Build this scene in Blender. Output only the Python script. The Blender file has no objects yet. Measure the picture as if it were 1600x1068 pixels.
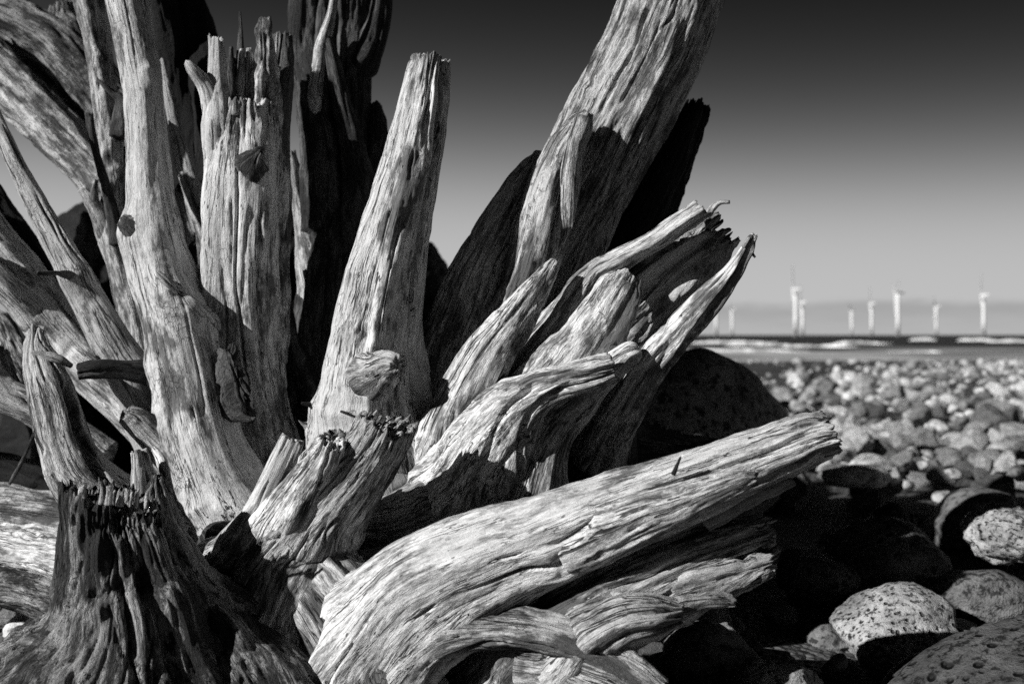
import bpy, math, random
import numpy as np
from mathutils import Vector

# ------------------------------------------------------------------ camera, light, exposure
sc = bpy.context.scene
col = sc.collection
HC = 0.68                      # camera height over the shingle
LENS = 35.0
F = 1600 * LENS / 36.0         # focal length in photograph pixels
PX0, PY0 = 800.0, 523.0        # optical axis (the horizon lies on row 523)
cam_d = bpy.data.cameras.new('camera')
cam = bpy.data.objects.new('camera', cam_d)
col.objects.link(cam)
cam.location = (0, 0, HC)
cam.rotation_euler = (math.radians(90), 0, 0)
cam_d.lens = LENS
cam_d.sensor_width = 36
cam_d.shift_y = -11 / 1600.0
cam_d.clip_start = 0.05
cam_d.clip_end = 60000
cam_d.dof.use_dof = True
cam_d.dof.focus_distance = 1.82
cam_d.dof.aperture_fstop = 3.3
sc.camera = cam

SUN_EL, SUN_AZ = 27.0, 60.0    # sun behind the camera, 60 degrees to its left
sd = Vector((-math.sin(math.radians(SUN_AZ)) * math.cos(math.radians(SUN_EL)),
             -math.cos(math.radians(SUN_AZ)) * math.cos(math.radians(SUN_EL)),
             math.sin(math.radians(SUN_EL))))
sun_d = bpy.data.lights.new('sun', 'SUN')
sun_d.energy = 5.0
sun_d.angle = math.radians(0.5)
sun_d.color = (1, 0.995, 0.985)
sun = bpy.data.objects.new('sun', sun_d)
col.objects.link(sun)
sun.rotation_euler = sd.to_track_quat('Z', 'Y').to_euler()
sun.location = (-6, -4, 5)

sc.view_settings.view_transform = 'Standard'
sc.view_settings.look = 'None'
sc.view_settings.exposure = 0.25
sc.view_settings.gamma = 1
sc.view_settings.use_curve_mapping = False
sc.cycles.max_bounces = 4
sc.cycles.diffuse_bounces = 1
sc.cycles.use_denoising = False

world = bpy.data.worlds.new('World')
sc.world = world
world.use_nodes = True
wt = world.node_tree
wt.nodes.clear()


class NT:
    """small helper to write node trees"""
    def __init__(s, t):
        s.t = t
    def n(s, typ, **kw):
        nd = s.t.nodes.new(typ)
        for k, v in kw.items():
            setattr(nd, k, v)
        return nd
    def put(s, sock, v):
        if isinstance(v, bpy.types.NodeSocket):
            s.t.links.new(v, sock)
        elif v is not None:
            sock.default_value = v
    def math(s, op, a, b=None, c=None, clamp=False):
        nd = s.n('ShaderNodeMath', operation=op)
        nd.use_clamp = clamp
        s.put(nd.inputs[0], a)
        if b is not None: s.put(nd.inputs[1], b)
        if c is not None: s.put(nd.inputs[2], c)
        return nd.outputs[0]
    def vmul(s, v, t):
        nd = s.n('ShaderNodeVectorMath', operation='MULTIPLY')
        s.put(nd.inputs[0], v)
        nd.inputs[1].default_value = t
        return nd.outputs[0]
    def noise(s, v, scale, detail=4, rough=0.55, dist=0.0, lac=2.0):
        nd = s.n('ShaderNodeTexNoise')
        s.put(nd.inputs['Vector'], v)
        nd.inputs['Scale'].default_value = scale
        nd.inputs['Detail'].default_value = detail
        nd.inputs['Roughness'].default_value = rough
        nd.inputs['Lacunarity'].default_value = lac
        nd.inputs['Distortion'].default_value = dist
        return nd.outputs['Fac']
    def voro(s, v, scale, feature='F1', rnd=1.0, out='Distance'):
        nd = s.n('ShaderNodeTexVoronoi', feature=feature)
        s.put(nd.inputs['Vector'], v)
        nd.inputs['Scale'].default_value = scale
        nd.inputs['Randomness'].default_value = rnd
        return nd.outputs[out]
    def step(s, v, a, b, lo=0.0, hi=1.0):
        nd = s.n('ShaderNodeMapRange', interpolation_type='SMOOTHSTEP')
        s.put(nd.inputs['Value'], v)
        nd.inputs['From Min'].default_value = a
        nd.inputs['From Max'].default_value = b
        nd.inputs['To Min'].default_value = lo
        nd.inputs['To Max'].default_value = hi
        return nd.outputs['Result']
    def mixv(s, f, a, b):
        nd = s.n('ShaderNodeMix', data_type='FLOAT')
        s.put(nd.inputs[0], f); s.put(nd.inputs[2], a); s.put(nd.inputs[3], b)
        return nd.outputs[0]
    def grey(s, v):
        nd = s.n('ShaderNodeCombineColor')
        for i in range(3): s.put(nd.inputs[i], v)
        return nd.outputs[0]


# the sky through a deep red filter: only its red light, with the contrast of the film
w = NT(wt)
sky = w.n('ShaderNodeTexSky', sky_type='NISHITA')
sky.sun_disc = False
sky.sun_elevation = math.radians(SUN_EL)
sky.sun_rotation = math.radians(180 + SUN_AZ)
sky.altitude = 0
sky.dust_density = 0.15
sky.ozone_density = 3.0
sep = w.n('ShaderNodeSeparateColor')
wt.links.new(sky.outputs[0], sep.inputs[0])
tc = w.n('ShaderNodeTexCoord')
sx = w.n('ShaderNodeSeparateXYZ')
wt.links.new(tc.outputs['Generated'], sx.inputs[0])
el = sx.outputs['Z']
# film response: the polarised blue goes almost black, the haze near the horizon stays bright
dt = w.n('ShaderNodeVectorMath', operation='DOT_PRODUCT')
wt.links.new(tc.outputs['Generated'], dt.inputs[0])
dt.inputs[1].default_value = tuple(sd)
pol = w.math('POWER', w.math('ADD', 1.0, w.math('POWER', w.math('ABSOLUTE', dt.outputs['Value']), 2.0)), 1.3)
xx = w.math('POWER', w.math('DIVIDE', w.math('DIVIDE', sep.outputs[0], pol), 2.16), 6.1)
red = w.math('MULTIPLY', 4.4, w.math('DIVIDE', xx, w.math('ADD', xx, 1.0)))
# a low bank of thin grey cloud along the horizon
cv = w.vmul(tc.outputs['Generated'], (1, 1, 5))
cn = w.noise(cv, 9, 5, 0.6)
edge = w.math('ADD', w.math('MULTIPLY', w.math('SUBTRACT', cn, 0.5), 0.03), 0.032)
bank = w.step(w.math('SUBTRACT', edge, el), -0.004, 0.006)
body = w.math('MULTIPLY', bank, w.math('ADD', 0.12, w.math('MULTIPLY', w.noise(w.vmul(tc.outputs['Generated'], (1, 1, 7)), 16, 3), 0.25)))
body = w.math('MULTIPLY', body, w.step(el, 0.0, 0.03, 0.5, 1.0))
red = w.math('MULTIPLY', red, w.math('SUBTRACT', 1.0, body))
bg = w.n('ShaderNodeBackground')
wt.links.new(w.grey(red), bg.inputs[0])
bg.inputs[1].default_value = 0.1
wo = w.n('ShaderNodeOutputWorld')
wt.links.new(bg.outputs[0], wo.inputs[0])


# ------------------------------------------------------------------ helpers
def at(px, py, Y):
    """the point at distance Y seen at photograph pixel px, py"""
    return np.array([(px - PX0) / F * Y, Y, HC - (py - PY0) / F * Y])


_rt = np.random.RandomState(7).rand(65536).astype(np.float32) * 2 - 1


def vn(p, seed=0):
    """smooth value noise, -1..1"""
    pf = np.floor(p)
    f = (p - pf).astype(np.float32)
    i = pf.astype(np.int64)
    f = f * f * (3 - 2 * f)
    hx = [(i[..., 0] + k) * 73856093 for k in (0, 1)]
    hy = [(i[..., 1] + k) * 19349663 for k in (0, 1)]
    hz = [(i[..., 2] + k) * 83492791 + seed * 7919 for k in (0, 1)]
    def g(a, b, c):
        h = hx[a] ^ hy[b] ^ hz[c]
        h = h ^ (h >> 13)
        return _rt[h & 65535]
    fx, fy, fz = f[..., 0], f[..., 1], f[..., 2]
    r = []
    for c in (0, 1):
        a0 = g(0, 0, c) * (1 - fx) + g(1, 0, c) * fx
        a1 = g(0, 1, c) * (1 - fx) + g(1, 1, c) * fx
        r.append(a0 * (1 - fy) + a1 * fy)
    return r[0] * (1 - fz) + r[1] * fz


def fbm(p, octv=4, seed=0, gain=0.5):
    r, a, t = 0, 1.0, 0
    for o in range(octv):
        r = r + a * vn(p * (2.03 ** o) + o * 17.3, seed + o)
        t += a
        a *= gain
    return r / t


def sstep(x, a, b):
    t = np.clip((x - a) / (b - a), 0, 1)
    return t * t * (3 - 2 * t)


def mesh_from(name, V, quads=None, tris=None, attrs=None, smooth=True):
    me = bpy.data.meshes.new(name)
    V = np.ascontiguousarray(V, dtype=np.float32)
    me.vertices.add(len(V))
    me.vertices.foreach_set('co', V.ravel())
    nq = 0 if quads is None else len(quads)
    nt = 0 if tris is None else len(tris)
    idx = []
    if nq: idx.append(np.asarray(quads).ravel())
    if nt: idx.append(np.asarray(tris).ravel())
    idx = np.concatenate(idx).astype(np.int32)
    me.loops.add(len(idx))
    me.loops.foreach_set('vertex_index', idx)
    starts = np.concatenate([np.arange(nq) * 4, nq * 4 + np.arange(nt) * 3]).astype(np.int32)
    me.polygons.add(nq + nt)
    me.polygons.foreach_set('loop_start', starts)
    me.polygons.foreach_set('use_smooth', np.full(nq + nt, smooth))
    if attrs:
        for k, a in attrs.items():
            at_ = me.attributes.new(k, 'FLOAT_VECTOR', 'POINT')
            at_.data.foreach_set('vector', np.ascontiguousarray(a, dtype=np.float32).ravel())
    me.update()
    me.validate()
    return me


def link(name, me, mat=None, parent=None):
    o = bpy.data.objects.new(name, me)
    col.objects.link(o)
    if mat and not me.materials:
        me.materials.append(mat)
    if parent: o.parent = parent
    return o


def tag(o, label=None, cat=None, group=None, kind=None):
    if label: o['label'] = label
    if cat: o['category'] = cat
    if group: o['group'] = group
    if kind: o['kind'] = kind
    return o


# ------------------------------------------------------------------ materials
def new_mat(name):
    m = bpy.data.materials.new(name)
    m.use_nodes = True
    t = m.node_tree
    b = t.nodes['Principled BSDF']
    return m, NT(t), b


def wood_mat(name, light=0.5, dark=0.05, patch=0.5, crack=1.0, pits=0.5, bump=1.0, check=0.4, mot=1.0):
    m, n, b = new_mat(name)
    a = n.n('ShaderNodeAttribute', attribute_name='grain')
    g = a.outputs['Vector']
    wob = n.n('ShaderNodeTexNoise')
    n.put(wob.inputs['Vector'], n.vmul(g, (1, 1, .7)))
    wob.inputs['Scale'].default_value = 13
    wob.inputs['Detail'].default_value = 3
    oi = n.n('ShaderNodeObjectInfo')
    rnd = oi.outputs['Random']
    wsub = n.n('ShaderNodeVectorMath', operation='MULTIPLY_ADD')
    n.put(wsub.inputs[0], wob.outputs['Color'])
    wsub.inputs[1].default_value = (.014, .014, .03)
    n.put(wsub.inputs[2], g)
    gw = wsub.outputs[0]
    fib = n.noise(n.vmul(gw, (1, 1, .07)), 480, 3, .75)          # fine fibres
    streak = n.noise(n.vmul(gw, (1, 1, .09)), 150, 6, .74)      # streaks of a few millimetres
    blot = n.noise(n.vmul(gw, (1, 1, .38)), 15, 8, .72)         # weathered patches
    big = n.noise(n.vmul(gw, (1, 1, .5)), 5, 3, .5)
    grit = n.noise(n.vmul(gw, (1, 1, .4)), 230, 4, .75)
    def cracks(scale, wdt, msc, lo, z=.05):
        c1 = n.noise(n.vmul(gw, (1, 1, z)), scale, 4, .6, .15)
        r = n.math('ABSOLUTE', n.math('SUBTRACT', c1, 0.5))
        k = n.step(r, wdt * .3, wdt, 1, 0)
        return n.math('MULTIPLY', k, n.step(n.noise(n.vmul(gw, (1, 1, .25)), msc, 3, .6), lo, lo + .06))
    ck = cracks(30, .0095, 9, .46 - .05 * crack, .025)
    ck2 = cracks(95, .014, 18, .50 - .05 * crack, .03)
    vd = n.voro(n.vmul(gw, (1, 1, .38)), 150, 'DISTANCE_TO_EDGE')
    chk = n.math('MULTIPLY', n.step(vd, .01, .06, 1, 0), n.step(n.noise(g, 11, 3), .66 - .12 * check, .72 - .12 * check))
    vp = n.voro(n.vmul(gw, (1, 1, .4)), 95)
    pit = n.math('MULTIPLY', n.step(vp, .08, .2, 1, 0), n.step(n.noise(g, 25, 4), .64 - .13 * pits, .70 - .13 * pits))
    # dark weathered wood with ragged edges drawn out along the grain
    pm = n.math('ADD', n.math('MULTIPLY', blot, .62), n.math('MULTIPLY', big, .22))
    pm = n.math('ADD', pm, n.math('MULTIPLY', streak, .16))
    th = .565 - .065 * patch
    pm = n.math('ADD', pm, n.math('MULTIPLY', n.math('SUBTRACT', rnd, .5), .05))
    worn = n.step(pm, th - .035, th + .045, 1, 0)
    mott = n.noise(n.vmul(gw, (1, 1, .13)), 55, 9, .8)
    mott2 = n.noise(n.vmul(gw, (1, 1, .25)), 130, 6, .85)
    mt = n.math('MULTIPLY', n.step(mott, .38, .56, 1 - .8 * mot, 1), n.step(mott2, .36, .54, 1 - .62 * mot, 1))
    smooth = n.step(n.noise(n.vmul(gw, (1, 1, .45)), 7.5, 3, .6), .50, .60, 0, .75)
    mt = n.mixv(smooth, mt, .8)                 # 1 = clean bleached wood below the threshold
    tone = n.math('ADD', n.math('MULTIPLY', n.step(fib, .25, .72), .22), n.math('MULTIPLY', n.step(streak, .30, .62), .34))
    tone = n.math('ADD', tone, n.math('MULTIPLY', n.step(big, .32, .62), .24))
    tone = n.math('ADD', tone, n.math('MULTIPLY', n.step(grit, .3, .6), .20), clamp=True)
    clean = n.mixv(tone, light * .5, light * 1.3)
    foul = n.mixv(tone, dark * .5, dark * 2.6)
    clean = n.math('MULTIPLY', clean, n.math('MULTIPLY', mt, n.math('ADD', .92, n.math('MULTIPLY', rnd, .3))))
    val = n.mixv(worn, foul, clean)
    val = n.mixv(n.math('MULTIPLY', ck, .9), val, 0.012)
    val = n.mixv(n.math('MULTIPLY', ck2, .75), val, 0.02)
    val = n.mixv(n.math('MULTIPLY', chk, .7), val, 0.02)
    val = n.mixv(n.math('MULTIPLY', pit, .8), val, 0.015)
    n.put(b.inputs['Base Color'], n.grey(val))
    b.inputs['Roughness'].default_value = .78
    b.inputs['Specular IOR Level'].default_value = .2
    h = n.math('ADD', n.math('MULTIPLY', fib, .35), n.math('MULTIPLY', streak, .9))
    h = n.math('ADD', h, n.math('MULTIPLY', grit, .7))
    h = n.math('ADD', h, n.math('MULTIPLY', mott, .9 * mot))
    h = n.math('ADD', h, n.math('MULTIPLY', worn, .25))
    h = n.math('SUBTRACT', h, n.math('MULTIPLY', ck, .8 * crack))
    h = n.math('SUBTRACT', h, n.math('MULTIPLY', ck2, .5 * crack))
    h = n.math('SUBTRACT', h, n.math('MULTIPLY', chk, .3))
    h = n.math('SUBTRACT', h, n.math('MULTIPLY', pit, .5))
    bp = n.n('ShaderNodeBump')
    bp.inputs['Strength'].default_value = 1.0
    bp.inputs['Distance'].default_value = .0048 * bump
    n.put(bp.inputs['Height'], h)
    n.put(b.inputs['Normal'], bp.outputs[0])
    return m


M_PALE = wood_mat('bleached_wood', .76, .07, .35, .8, .4, .7, .2)
M_SMOOTH = wood_mat('smooth_bleached_wood', .62, .06, .35, 1.0, .6, .75, .6, .42)
M_MID = wood_mat('weathered_wood', .64, .05, .75, 1.1, .8, 1.1, .5)
M_ROUGH = wood_mat('rotten_wood', .46, .02, 1.1, 1.3, 1.0, 1.8, .5)
M_GREY = wood_mat('grey_wood', .12, .012, .8, 1.0, .6, 1.0, .2)  # grey wood, its tone lowered to paint shade on the back roots
M_BARK = wood_mat('rotting_bark', .15, .015, 1.0, 1.0, 1.0, 2.2, .2)
M_SHADE = wood_mat('shade_dark_wood', .018, .004, .9, 1.0, .6, 1.2, .2)  # very dark colour paints the shade behind the front roots into the wood


def stone_mat(name, lo, hi, blot=.5, bump=.01, scale=1.0, pitted=0.0, rnd=.6):
    m, n, b = new_mat(name)
    tcn = n.n('ShaderNodeTexCoord')
    oi = n.n('ShaderNodeObjectInfo')
    a = n.n('ShaderNodeAttribute', attribute_name='tone')
    add = n.n('ShaderNodeVectorMath', operation='ADD')
    n.put(add.inputs[0], tcn.outputs['Object'])
    n.put(add.inputs[1], oi.outputs['Random'])
    v = add.outputs[0]
    n1 = n.noise(v, 5 * scale, 6, .65)
    n2 = n.noise(v, 38 * scale, 5, .7)
    n3 = n.noise(v, 160 * scale, 3, .6)
    t = n.math('ADD', n.math('MULTIPLY', n.step(n1, .35, .62), .6), n.math('MULTIPLY', n.step(n2, .3, .7), .4))
    val = n.mixv(t, lo, hi)
    sp = n.step(n2, .40, .47, 1, 0)
    val = n.mixv(n.math('MULTIPLY', sp, blot), val, lo * .35)
    r = n.math('ADD', a.outputs['Fac'], n.math('MULTIPLY', oi.outputs['Random'], 1.0))
    r = n.math('FRACT', n.math('MULTIPLY', r, 3.77))
    val = n.math('MULTIPLY', val, n.math('ADD', 1 - rnd, n.math('MULTIPLY', r, rnd * 1.5)))
    h = n.math('ADD', n.math('MULTIPLY', n2, .5), n.math('MULTIPLY', n3, .25))
    if pitted:
        vp = n.voro(n.vmul(v, (1, 1, .8)), 26 * scale)
        pit = n.step(vp, .12, .34, 1, 0)
        pit = n.math('MULTIPLY', pit, n.step(n.noise(v, 14 * scale, 2), .4, .5))
        val = n.mixv(n.math('MULTIPLY', pit, .85), val, lo * .3)
        h = n.math('SUBTRACT', h, n.math('MULTIPLY', pit, pitted))
    n.put(b.inputs['Base Color'], n.grey(val))
    b.inputs['Roughness'].default_value = .7
    b.inputs['Specular IOR Level'].default_value = .3
    bp = n.n('ShaderNodeBump')
    bp.inputs['Distance'].default_value = bump
    n.put(bp.inputs['Height'], h)
    n.put(b.inputs['Normal'], bp.outputs[0])
    return m


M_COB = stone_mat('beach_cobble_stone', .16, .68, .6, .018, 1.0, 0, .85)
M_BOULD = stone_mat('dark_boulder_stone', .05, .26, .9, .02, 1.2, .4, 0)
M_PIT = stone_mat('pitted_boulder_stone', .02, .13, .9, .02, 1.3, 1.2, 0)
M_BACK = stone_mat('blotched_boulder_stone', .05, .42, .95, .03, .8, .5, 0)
M_WHITE = stone_mat('pale_stone', .25, .5, .3, .008, 1.0, 0, 0)
M_SPECK = stone_mat('speckled_stone', .12, .55, 1.0, .012, 2.2, .8, 0)


# ------------------------------------------------------------------ beach, sea
def ground_z(x, y):
    """shingle level: flat near the camera, falling to the sea, raised to an added bank behind"""
    r = np.hypot(x, y)
    c = y / np.maximum(r, .1)
    return (-1.75 * sstep(y - 0.10 * x, 9, 100)
            + (4.2 + .5 * np.sin(x * .23) + .3 * np.sin(x * .61 + y * .3)) * sstep(r, 6, 15) * (1 - sstep(c, -.05, .35)))  # unseen bank added behind the camera to block the horizon glow


def build_ground():
    ys = np.concatenate([np.linspace(-90, -16, 50), np.linspace(-15.5, 8, 240), 8 + (np.linspace(0, 1, 120) ** 1.8) * 100])
    xs = np.sinh(np.linspace(-3.6, 3.6, 240)) / math.sinh(3.6) * 220
    X, Yv = np.meshgrid(xs, ys)
    P = np.stack([X, Yv, np.zeros_like(X)], -1).reshape(-1, 3)
    z = ground_z(P[:, 0], P[:, 1]) + .03 * fbm(P * 2.5, 4, 3) + .12 * fbm(P * .3, 2, 5) * sstep(P[:, 1], 5, 15)
    P[:, 2] = z
    ny, nx = X.shape
    i = np.arange(ny * nx).reshape(ny, nx)
    q = np.stack([i[:-1, :-1], i[:-1, 1:], i[1:, 1:], i[1:, :-1]], -1).reshape(-1, 4)
    me = mesh_from('shingle_ground', P, q)
    m, n, b = new_mat('gravel')
    g = n.n('ShaderNodeNewGeometry').outputs['Position']
    s = n.n('ShaderNodeSeparateXYZ'); n.put(s.inputs[0], g)
    v = n.voro(g, 55)
    c = n.voro(g, 55, out='Color')
    sc_ = n.n('ShaderNodeSeparateColor'); n.put(sc_.inputs[0], c)
    n4 = n.noise(g, 1.3, 5, .7)
    # wet dark sand towards the water, oblique line
    line = n.math('SUBTRACT', s.outputs[1], n.math('MULTIPLY', s.outputs[0], 1.35))
    wet = n.step(n.math('ADD', line, n.math('MULTIPLY', n4, 6)), 7, 16)
    dry = n.mixv(sc_.outputs[0], .02, .13)
    wetc = n.mixv(n.step(n4, .35, .65), .02, .06)
    val = n.mixv(wet, dry, wetc)
    n.put(b.inputs['Base Color'], n.grey(val))
    b.inputs['Roughness'].default_value = .75
    bp = n.n('ShaderNodeBump'); bp.inputs['Distance'].default_value = .03
    n.put(bp.inputs['Height'], n.math('ADD', n.math('SUBTRACT', 1.0, v), n.noise(g, 30, 5, .7)))
    n.put(b.inputs['Normal'], bp.outputs[0])
    tag(link('ground', me, m), 'shingle and wet sand sloping down to the sea', kind='structure')


build_ground()

SEA = -1.62


def build_sea():
    ys = 60 + (np.linspace(0, 1, 200) ** 4) * 30000
    t = np.linspace(-1, 1, 160)
    rows = []
    for y in ys:
        hw = 150 + y * 1.1
        rows.append(np.stack([np.sinh(t * 2) / math.sinh(2) * hw, np.full_like(t, y), np.zeros_like(t)], -1))
    P = np.array(rows)
    ny, nx = P.shape[:2]
    P = P.reshape(-1, 3)
    P[:, 2] = SEA + .12 * fbm(P * np.array([.03, .16, 1]), 3, 9) * sstep(P[:, 1], 90, 140)
    i = np.arange(ny * nx).reshape(ny, nx)
    q = np.stack([i[:-1, :-1], i[:-1, 1:], i[1:, 1:], i[1:, :-1]], -1).reshape(-1, 4)
    me = mesh_from('sea', P, q)
    m, n, b = new_mat('sea_water')
    g = n.n('ShaderNodeNewGeometry').outputs['Position']
    s = n.n('ShaderNodeSeparateXYZ'); n.put(s.inputs[0], g)
    fo = n.noise(n.vmul(g, (.35, 1, 1)), .09, 6, .65)
    near = n.step(s.outputs[1], 110, 230, 1, 0)
    wash = n.math('MULTIPLY', n.step(fo, .38, .60), near)
    val = n.mixv(wash, .018, .5)
    n.put(b.inputs['Base Color'], n.grey(val))
    n.put(b.inputs['Roughness'], n.mixv(wash, .45, .9))
    b.inputs['Specular IOR Level'].default_value = .12
    bp = n.n('ShaderNodeBump'); bp.inputs['Distance'].default_value = .5
    n.put(bp.inputs['Height'], n.noise(n.vmul(g, (.5, 1, 1)), .5, 4))
    n.put(b.inputs['Normal'], bp.outputs[0])
    tag(link('sea', me, m), 'dark sea with pale wash near the shore', kind='structure')
    # breaking waves: lumpy ridges of foam
    m2, n, b = new_mat('foam')
    b.inputs['Base Color'].default_value = (.85, .85, .85, 1)
    b.inputs['Roughness'].default_value = .9
    rng = np.random.RandomState(4)
    waves = [(1080, 1215, 536, 1.1), (1130, 1245, 540, .8), (1225, 1340, 542, .75), (1305, 1390, 537, 1.0), (1020, 1270, 549, .55),
             (1425, 1458, 531.5, 1.5), (1503, 1552, 532, 1.8), (1545, 1640, 534, 1.2), (1385, 1480, 550, .3),
             (600, 1000, 537, 1.0), (-100, 500, 536, 1.1), (1700, 2300, 535, 1.2)]
    Vs, Q, off = [], [], 0
    for k, (x0, x1, py, h) in enumerate(waves):
        Y = (HC - SEA) * F / (py - PY0)
        n_u, n_v = 120, 9
        u = np.linspace(0, 1, n_u)
        px = x0 + (x1 - x0) * u
        env = np.clip(np.sin(np.pi * u), 0, 1) ** .35
        nz = np.stack([px * .05, np.full_like(px, k * 9.1), px * 0], -1)
        hh = h * env * (.62 + .5 * fbm(nz, 3, 2))
        yy = Y + 5 * fbm(nz * .5, 2, 6)
        for j in range(n_v):
            a = math.pi * j / (n_v - 1)
            V = np.stack([(px - PX0) / F * yy, yy - math.cos(a) * h * 3.2, SEA - .15 + (hh + .1) * math.sin(a) ** .8], -1)
            V[:, 2] += .18 * h * fbm(V * 1.1, 2, 8) * math.sin(a)
            Vs.append(V)
        i = off + np.arange(n_u * n_v).reshape(n_v, n_u)
        Q.append(np.stack([i[:-1, :-1], i[:-1, 1:], i[1:, 1:], i[1:, :-1]], -1).reshape(-1, 4))
        off += n_u * n_v
    me = mesh_from('surf', np.concatenate(Vs), np.concatenate(Q))
    tag(link('surf', me, m2), 'white breaking waves in broken lines off the beach', kind='stuff')


build_sea()


# ------------------------------------------------------------------ wind turbines at sea
def lathe(prof, n=20, axis='z', center=(0, 0, 0)):
    V = []
    a = np.linspace(0, 2 * np.pi, n, endpoint=False)
    for r, h in prof:
        ring = np.stack([r * np.cos(a), r * np.sin(a), np.full(n, h)], -1)
        V.append(ring)
    V = np.concatenate(V)
    m = len(prof)
    Q = []
    for j in range(m - 1):
        for i in range(n):
            Q.append((j * n + i, j * n + (i + 1) % n, (j + 1) * n + (i + 1) % n, (j + 1) * n + i))
    if axis == 'y':
        V = V[:, [0, 2, 1]]
    if axis == 'x':
        V = V[:, [2, 0, 1]]
    return V + np.array(center), np.array(Q)


m_turb, n_, b_ = new_mat('white_turbine_paint')
b_.inputs['Base Color'].default_value = (.8, .8, .8, 1)
b_.inputs['Roughness'].default_value = .45
m_tp, n_, b_ = new_mat('turbine_foot_paint')
b_.inputs['Base Color'].default_value = (.62, .62, .62, 1)
b_.inputs['Roughness'].default_value = .6


def make_turbine():
    root = bpy.data.objects.new('wind_turbine', None)
    col.objects.link(root)
    V, Q = lathe([(0.01, 12.5), (3.1, 12.5), (3.0, 30), (2.8, 50), (2.5, 70), (2.3, 78), (0.01, 78)], 24)
    link('tower', mesh_from('tower', V, Q), m_turb, root)
    V, Q = lathe([(.01, -4), (3.4, -4), (3.4, 12), (4.3, 12), (4.3, 12.5), (3.2, 12.5), (.01, 12.5)], 24)
    link('foundation', mesh_from('foundation', V, Q), m_tp, root)
    V, Q = lathe([(.01, -3.2), (1.7, -3.2), (2.15, -2), (2.2, 3), (2.1, 9), (1.6, 11.2), (.01, 11.3)], 12, 'x', (0, 0, 80))
    link('nacelle', mesh_from('nacelle', V, Q), m_turb, root)
    V, Q = lathe([(.01, -6.6), (.9, -6.2), (1.6, -5.2), (1.75, -3.4), (.01, -3.35)], 16, 'x', (0, 0, 80))
    hub = link('hub', mesh_from('hub', V, Q), m_turb, root)
    # blade along +z, flattened and twisted
    prof = [(0.9, .9, 0), (.9, .9, 2), (1.9, .5, 8), (1.5, .32, 18), (1.0, .22, 30), (.6, .12, 40), (.15, .04, 45)]
    V, Q = [], []
    for k, (c, t_, z) in enumerate(prof):
        tw = math.radians(70 - 20 * z / 45)
        for i in range(10):
            a = 2 * math.pi * i / 10
            x, y = c * math.cos(a), t_ * math.sin(a)
            V.append((x * math.cos(tw) - y * math.sin(tw) - 4.6, x * math.sin(tw) + y * math.cos(tw), z))
    for k in range(len(prof) - 1):
        for i in range(10):
            Q.append((k * 10 + i, k * 10 + (i + 1) % 10, (k + 1) * 10 + (i + 1) % 10, (k + 1) * 10 + i))
    bm = mesh_from('blade', np.array(V), np.array(Q))
    bm.materials.append(m_turb)
    for k in range(3):
        b = link('blade', bm, None, root)
        b.location = (0, 0, 80)
    return root


proto = make_turbine()
# px, row of the hub, phase of rotor, yaw, label
TURB = [
    (1119, 468, 40, 10, 'white wind turbine leftmost at sea, its head behind the split root tip'),
    (1144, 483, 75, 8, 'small white wind turbine just right of the split root tip'),
    (1243, 452, 0, 14, 'tallest looking white wind turbine, a blade standing upright'),
    (1254, 472, 20, 12, 'smaller white wind turbine half hidden behind the tallest one'),
    (1331, 484, 62, 5, 'small white wind turbine, left neighbour of a pair in the middle of the sea'),
    (1362, 474, 10, 16, 'medium white wind turbine between a small one and a large one'),
    (1403, 457, 58, 25, 'large white wind turbine with its blades spread into a T'),
    (1463, 479, 50, 10, 'small white wind turbine alone between two large ones'),
    (1537, 461, 5, 14, 'large white wind turbine farthest right, a blade standing upright'),
]
for k, (px, hy, ph, yaw, lab) in enumerate(TURB):
    if k == 0:
        r = proto
    else:
        r = proto.copy(); col.objects.link(r)
        for ch in list(proto.children):
            c = ch.copy(); col.objects.link(c); c.parent = r
    Y = (80 + SEA - HC) * F / (PY0 - hy)
    r.location = ((px - PX0) / F * Y, Y, SEA)
    r.rotation_euler = (0, 0, math.radians(yaw - 12) - math.atan((px - PX0) / F))
    i = 0
    for ch in r.children:
        if ch.name.startswith('blade'):
            ch.rotation_euler = (math.radians(ph + 120 * i), 0, 0); i += 1
    tag(r, lab, 'wind turbine', 'wind turbines in a row at sea')


# ------------------------------------------------------------------ stones
def ico(sub):
    import bmesh
    bm = bmesh.new()
    bmesh.ops.create_icosphere(bm, subdivisions=sub, radius=1.0)
    V = np.array([v.co[:] for v in bm.verts])
    T = np.array([[v.index for v in f.verts] for f in bm.faces])
    bm.free()
    return V, T


ICO = {k: ico(k) for k in (2, 3, 4, 5, 6)}


def stone_shape(sub, seed, angular=.5, rough=.05, squash=(1, .8, .6)):
    V, T = ICO[sub]
    rng = np.random.RandomState(seed)
    V = V.copy()
    # flatten against random planes, keep rounded edges
    for k in range(13):
        d = rng.randn(3); d /= np.linalg.norm(d)
        h = rng.uniform(.5, .88)
        s = V @ d
        over = np.clip(s - h, 0, None)
        V -= np.outer(over * angular * 1.15, d)
    V *= 1 + .22 * fbm(V * 1.1 + seed, 2, seed)[:, None]
    if sub >= 4:
        V *= 1 + rough * fbm(V * 5 + seed, 4, seed, .6)[:, None]
    V *= np.array(squash)
    return V, T


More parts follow.
